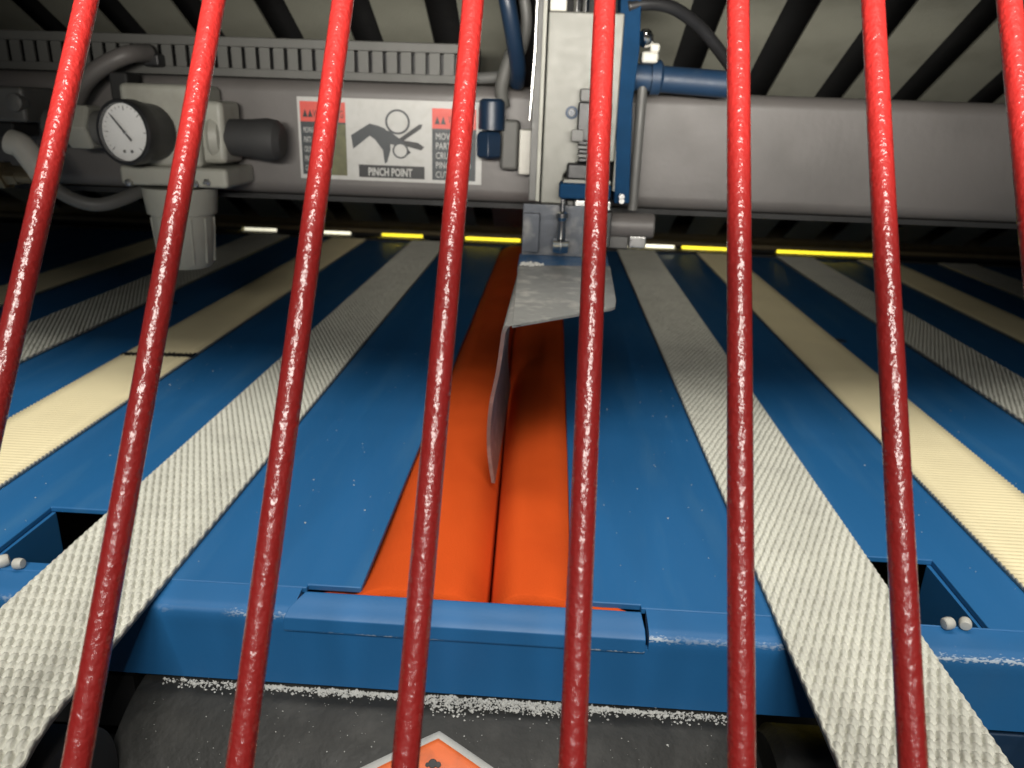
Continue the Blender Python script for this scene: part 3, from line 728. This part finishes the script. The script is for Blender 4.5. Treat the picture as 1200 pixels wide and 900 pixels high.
tag(MB().tube(arc([at(50, 204, .535), at(75, 228, .535), at(115, 240, .54), at(160, 226, .56), at(190, 205, .59)], 8), .0048, 12).build('air_hose', M['hose'], smooth=True), 'thin grey air hose sagging below the gauge', 'hose')
bf = fit('brass_fitting', 'small shiny brass fitting at the left edge below the elbow tube', 'fitting', at(8, 205, .53))
MB().lathe(at(-20, 204, .53), (1, 0, 0), [(0, .010), (.018, .010), (.0185, .007), (.026, .007)], 6).build('nut', M['brass'], bf, .0006)
MB().lathe(at(12, 204, .53), (1, 0, 0), [(0, .006), (.016, .006), (.018, .004)], 14).build('nipple', M['brass'], bf, smooth='auto')
vb = fit('valve_block', 'dusky grey valve block at the left picture edge above the elbow tube', 'valve', at(10, 115, .55))
pbox(-60, 100, 28, 142, .552, .04).build('block', M['hose'], vb, .003)
pbox(-60, 142, 16, 160, .556, .03).build('port', M['dark'], vb, .002)
MB().lathe(at(20, 120, .552) + Vector((0, .004, 0)), (0, -1, 0), [(0, .006), (.008, .006), (.009, .004)], 16).build('cap', M['hose'], vb, smooth='auto')
tag(MB().tube(arc([at(88, 120, .58), at(100, 96, .575), at(120, 78, .575), at(150, 64, .58), at(175, 62, .60)], 8), .0062, 14).build('cable_sheath', M['beam'], smooth=True), 'grey cable sheath rising from the fitting to the slotted duct', 'cable')
tag(pbox(166, 62, 186, 78, .596, .012).build('junction_clip', M['black'], None, .002), 'small black clip on the front of the slotted duct', 'clip')
tag(pbox(128, 84, 150, 118, .574, .02).build('bracket_block', M['dark'], None, .002), 'dark bracket block just behind the gauge top', 'bracket')

# ------------------------------------------------------------------ central carriage
YC = .545
car = thing('carriage', 'light grey actuator carriage with blue brackets hanging at the centre of the beam', 'actuator', at(680, 150, YC))
zc1 = at(690, 14, YC).z; zc0 = at(680, 240, YC).z
x0 = at(638, 130, YC).x; x1 = at(724, 130, YC).x
pA = [(x0, YC, zc0), (at(658, 240, YC).x, YC, zc0), (at(660, 205, YC).x, YC, at(660, 205, YC).z), (at(676, 190, YC).x, YC, at(676, 190, YC).z), (x1, YC, at(720, 190, YC).z), (x1, YC, zc1), (x0, YC, zc1)]
MB().prism(pA, (0, .04, 0)).build('carriage_body', M['alu'], car, .0012)
MB().box(x0 - .0085, x0 - .0006, YC + .004, YC + .04, zc0 + .001, zc1 + .03).build('side_rail', M['hose'], car, .0006)
MB().box(x0 - .0035, x0 - .0010, YC + .001, YC + .0035, zc0 + .001, zc1 + .03).build('side_rail_lip', M['reg'], car, .0003)
MB().box(x1 + .0004, x1 + .0026, YC + .003, YC + .036, at(720, 225, YC).z, zc1).build('edge_strip', M['alu'], car, .0006)
pbox(645, -20, 665, 13, YC + .004, .03).build('top_block', M['pale'], car, .001)
for px in (676, 686):
    MB().tube([at(px, 15, YC + .02), at(px, 15, YC + .02) + Vector((0, 0, .08))], .0024, 14).build('guide_rod', M['chrome'], car, smooth='auto')
MB().box(x0 + .004, x1 - .002, YC + .03, YC + .036, zc1, zc1 + .08).build('back_cover', M['dark'], car)
p = at(670, 132, YC)
MB().lathe(p + Vector((0, .001, 0)), (0, -1, 0), [(0, .0042), (.0020, .0042), (.0022, .0026), (.0008, .0024)], 20).build('port_ring', M['bluepart'], car, smooth='auto')
MB().lathe(p + Vector((0, .0006, 0)), (0, -1, 0), [(0, .0022), (.0014, .0022)], 14).build('port_hole', M['bluehose'], car, smooth='auto')
# black switch column
sw = thing('limit_switch', 'black knurled limit switch clamped on the front of the grey carriage', 'switch', at(688, 150, YC - .01))
pbox(680, 104, 716, 120, YC - .010, .0098).build('head', M['hose'], sw, .001)
pbox(677, 120, 716, 166, YC - .013, .0125).build('switch_body', M['black'], sw, .001)
for i in range(5):
    pbox(678 - (i % 2), 166 + i * 5, 714, 170.2 + i * 5, YC - .014, .0135).build('knurl_ring', M['black'] if i % 2 == 0 else M['hose'], sw, .0005)
pbox(664, 192, 716, 212, YC - .011, .0105).build('lower_body', M['black'], sw, .002)
pbox(670, 152, 684, 166, YC - .0155, .002).build('screw_plate', M['hose'], sw, .0005)
pbox(660, 211, 716, 216, YC - .014, .02).build('washer_plate', M['alu'], sw, .0005)
cl_ = thing('blue_clamp', 'blue clamp block at the foot of the black switch', 'clamp', at(688, 225, YC - .01))
pbox(655, 215.5, 716, 234, YC - .018, .03).build('clamp_block', M['upblue'], cl_, .002, seg=3)
pbox(673, 235, 716, 247, YC - .014, .02).build('silver_nut', M['steel'], cl_, .001)
pbox(664, 235.5, 672, 252, YC - .008, .02).build('spacer', M['hose'], cl_, .001)
pbox(674, 248, 716, 290, YC - .004, .02).build('piston_guard', M['black'], cl_, .001)
# blue upright and arm right of the carriage
bu = thing('blue_bracket', 'dark blue upright bracket with side arm right of the grey carriage', 'bracket', at(735, 130, YC + .02))
ux0 = at(730, 130, YC + .006).x; ux1 = at(748, 130, YC + .006).x
P = [at(728, -20, YC + .0025), at(752, -20, YC + .006), at(749, 60, YC + .006), at(741, 120, YC + .006), at(737, 238, YC + .006), at(719, 238, YC + .006)]
MB().prism([(q.x, YC + .0025, q.z) for q in P], (0, .030, 0)).build('upright', M['upblue'], bu, .001)
pa = at(742, 90, YC + .03); pb = at(862, 100, YC + .03)
MB().tube([pa, pb], .0088, 20).build('side_arm', M['bluepart'], bu, smooth='auto')
MB().lathe(pa + Vector((.012, 0, 0)), (1, 0, 0), [(0, .0115), (.006, .0115), (.008, .009)], 20).build('arm_collar', M['bluepart'], bu, smooth='auto')
for i in range(2):
    MB().lathe(at(728, 230 + i * 5, YC - .004), (0, -1, 0), [(0, .002), (.004, .002)], 6).build('bracket_screw', M['steel'], bu)
tf = thing('push_fitting', 'shiny elbow push fitting with pale nut right of the blue upright', 'fitting', at(762, 55, YC + .02))
pbox(752, 60, 772, 74, YC + .012, .016).build('nut', M['pale'], tf, .002)
pbox(762, 50, 774, 62, YC + .012, .014).build('nut_top', M['pale'], tf, .002)
MB().lathe(at(757, 44, YC + .012), (-.2, -.8, .5), [(-.004, .005), (0, .0052), (.004, .004), (.006, .0015)], 18).build('steel_dome', M['chrome'], tf, smooth='auto')
tag(MB().tube(arc([at(735, 8, .55), at(760, 4, .553), at(790, 10, .56), at(820, 32, .575), at(845, 62, .59), at(872, 100, .61)], 8), .0042, 12).build('black_cable', M['black'], smooth=True), 'thick black cable curving down behind the sixth guard bar', 'cable')
tag(MB().tube([at(753, 100, .572), at(741, 246, .572)], .0036, 14).build('thin_rod', M['hose'], smooth='auto'), 'slim grey steel rod standing between blue bracket and bare beam', 'rod')
db = thing('damper', 'grey horizontal damper cylinder below the beam right of the carriage', 'damper', at(735, 262, .57))
MB().lathe(at(690, 262, .57), (1, 0, 0), [(0, .009), (at(766, 262, .57).x - at(690, 262, .57).x - .001, .009), (at(766, 262, .57).x - at(690, 262, .57).x, .008)], 24).build('cylinder', M['beam'], db, smooth='auto')
pbox(700, 277, 736, 291, .565, .02).build('cradle', M['hose'], db, .001)
pbox(737, 277, 757, 291, .562, .02).build('end_block', M['steel'], db, .001)
tag(MB().tube([at(631, -30, .53), at(627, 60, .53), at(620.5, 141, .53)], [.0011, .0011, .0009], 10).build('bright_rod', M['steel'], smooth='auto'), 'thin shiny steel rod hanging left of the grey carriage', 'rod')
tag(MB().tube(arc([at(589, -25, .55), at(596, 10, .552), at(602, 45, .56), at(607, 80, .575), at(606, 98, .59)], 8), .0055, 14).build('blue_tube', M['bluehose'], smooth=True), 'dark blue air tube dropping to the beam top', 'air tube')
tag(MB().tube(arc([at(612, -20, .57), at(617, 30, .575), at(606, 70, .585), at(590, 88, .595), at(560, 92, .6)], 8), .0040, 12).build('black_cable', M['hose'], smooth=True), 'dusty dark cable looping left of the shiny rod to the duct end', 'cable')
tag(MB().tube(arc([at(600, 60, .585), at(588, 100, .588), at(590, 125, .592)], 8), .0048, 12).build('grey_tube', M['duct'], smooth=True), 'short grey tube above the blue plug on the beam', 'tube')
bp = thing('blue_plug', 'dark blue elbow plug on the beam at the right edge of the warning label', 'fitting', at(575, 150, .585))
MB().lathe(at(576, 152, .583), (0, 0, 1), [(0, .0095), (.014, .0095), (.019, .0090), (.021, .007)], 24).build('plug_top', M['bluehose'], bp, smooth='auto')
MB().lathe(at(573, 186, .583), (0, 0, 1), [(0, .0070), (.002, .0098), (.016, .0102), (.019, .008)], 6).build('plug_nut', M['bluehose'], bp, .0008)
tag(pbox(608, 152, 629, 205, .575, .02).build('white_tag', M['pale'], None, .0012), 'pale rectangular tag standing left of the grey carriage', 'tag')
tag(pbox(586, 140, 608, 200, .585, .012).build('grey_block', M['duct'], None, .003), 'grey block between the blue plug and the pale tag', 'block')

# ------------------------------------------------------------------ guide foot and blade
ft = thing('guide_foot', 'dusty bent sheet steel foot whose thin blade hangs into the orange rolls', 'guide blade', at(655, 300, .5))
YG = .53
MB().box(at(612, 270, YG).x, at(690, 270, YG).x, YG, YG + .004, at(650, 300, YG).z, at(650, 240, YG).z).build('back_plate', M['worn'], ft, .0006)
pbox(612, 250, 632, 296, YG - .006, .005).build('gusset', M['worn'], ft, .0006)
# plate corners solved on a gently falling sheet
zpl = at(650, 300, YG).z
def onpl(px, py): return bed(px, py, zpl)
A_, B_, C_, D_ = onpl(611, 312), onpl(712, 318), onpl(722, 360), onpl(592, 384)
MB().prism([onpl(609, 297), onpl(712, 300), onpl(714, 318), onpl(606, 316)], (0, 0, -.0022)).build('blue_edge', M['bluedge'], ft, .0005)
rr_ = .004
poly = [onpl(607, 311), onpl(715, 312), onpl(722, 352), onpl(721, 359), onpl(717, 361), onpl(640, 374), onpl(600, 381)]
bx = poly[-1].x
MB().prism([q + Vector((0, 0, .0002)) for q in poly], (0, 0, -.0018)).build('top_sheet', M['plate'], ft, .0004)
# bend + blade: strip following a front edge curve
fe = [onpl(600, 381)]
ycur = fe[0].y
edge_px = [(592, 382, 0.0), (588, 389, 0), (586, 402, 0), (581, 436, 0), (573.5, 472, 0), (570.5, 505, 0), (571.5, 536, 0), (576, 566, 0)]
V = []; F = []; th = .0016
xk = at(586, 388, ycur).x
pts = []
tipb = bed(575, 560, .004)
for i, (px, py, adv) in enumerate(edge_px):
    Y_ = ycur - (ycur - tipb.y) * max(0, (py - 385)) / (562 - 385) * .92
    q = at(px, py, Y_); pts.append(q)
pts = arc(pts, 5)
pts = [onpl(606, 380)] + pts
th = .0019
for i, q in enumerate(pts):
    bx_ = Vector((q.x + .0006, q.y + .03 + .13 * min(1, i / 6), q.z + (-.001 if i else 0)))
    V += [q, q + Vector((th, 0, 0)), bx_ + Vector((th * .5, 0, 0)), bx_]
for i in range(len(pts) - 1):
    a = 4 * i
    for k in range(4): F.append((a + k, a + (k + 1) % 4, a + (k + 1) % 4 + 4, a + k + 4))
F += [(0, 1, 2, 3), tuple(range(len(V) - 1, len(V) - 5, -1))]
MB().add(V, F).build('blade', M['plate'], ft, smooth='auto')
bo = at(657, 285, YG - .012)
bt = MB().lathe(bo + Vector((0, 0, -.006)), (0, 0, 1), [(0, .0055), (.001, .006), (.008, .006), (.009, .0035)], 6).build('bolt', M['chrome'], ft, .0004)
MB().lathe(bo + Vector((0, 0, .003)), (0, 0, 1), [(0, .003), (.012, .0028), (.014, .0042), (.017, .0040), (.018, .002), (.026, .0014)], 14).build('stud', M['chrome'], bt, smooth='auto')
p = onpl(617, 311)
cr = MB()
for _ in range(60):
    q = p + Vector((random.gauss(.003, .003), random.gauss(0, .0012), random.uniform(.0002, .0016))); s = random.uniform(.0006, .0013)
    cr.lathe(q - Vector((0, 0, s)), (random.random(), random.random(), 1), [(0, s * .5), (s, s), (2 * s, s * .4)], 6)
tag(cr.build('lint_clump', M['lint'], smooth=True), 'white lint clump caught on the blue edge of the guide foot', 'lint', kind='stuff')

# ------------------------------------------------------------------ the red guard
gd_ = RM @ np.array([250, 3770, -900.]); gd_ = Vector(gd_ / np.linalg.norm(gd_))
P0 = Vector((.04955, .18596, .13153))
guard = thing('safety_guard', 'glossy red powder coated guard of parallel wire bars in front of everything', 'guard', P0 + gd_ * -.14)
for i in range(-6, 4):
    a = P0 + Vector((i * .0381, 0, 0)) - gd_ * .118; b_ = a + gd_ * .268
    n = 60; MB().tube([a.lerp(b_, j / n) for j in range(n + 1)], .00318, 24).build('bar', M['red'], guard, smooth='auto')
a = P0 - gd_ * .1225
MB().tube([a + Vector((-.30, 0, 0)), a + Vector((.25, 0, 0))], .004, 20).build('bottom_rail', M['red'], guard, smooth='auto')
a = P0 + gd_ * .15
MB().tube([a + Vector((-.30, 0, 0)), a + Vector((.25, 0, 0))], .004, 20).build('top_rail', M['red'], guard, smooth='auto')

# ------------------------------------------------------------------ unseen cover above the guard, added to keep hall light off the rear bed
cov = thing('shade_cover', 'unseen dark sheet above the red guard, added to shade the rear bed', 'cover', (0, .31, .30))
MB().box(-1.1, 1.1, .288, .291, .252, .62).build('shade_sheet', M['dark'], cov)
MB().box(-1.1, 1.1, .2915, .36, .60, .603).build('shade_return', M['dark'], cov)
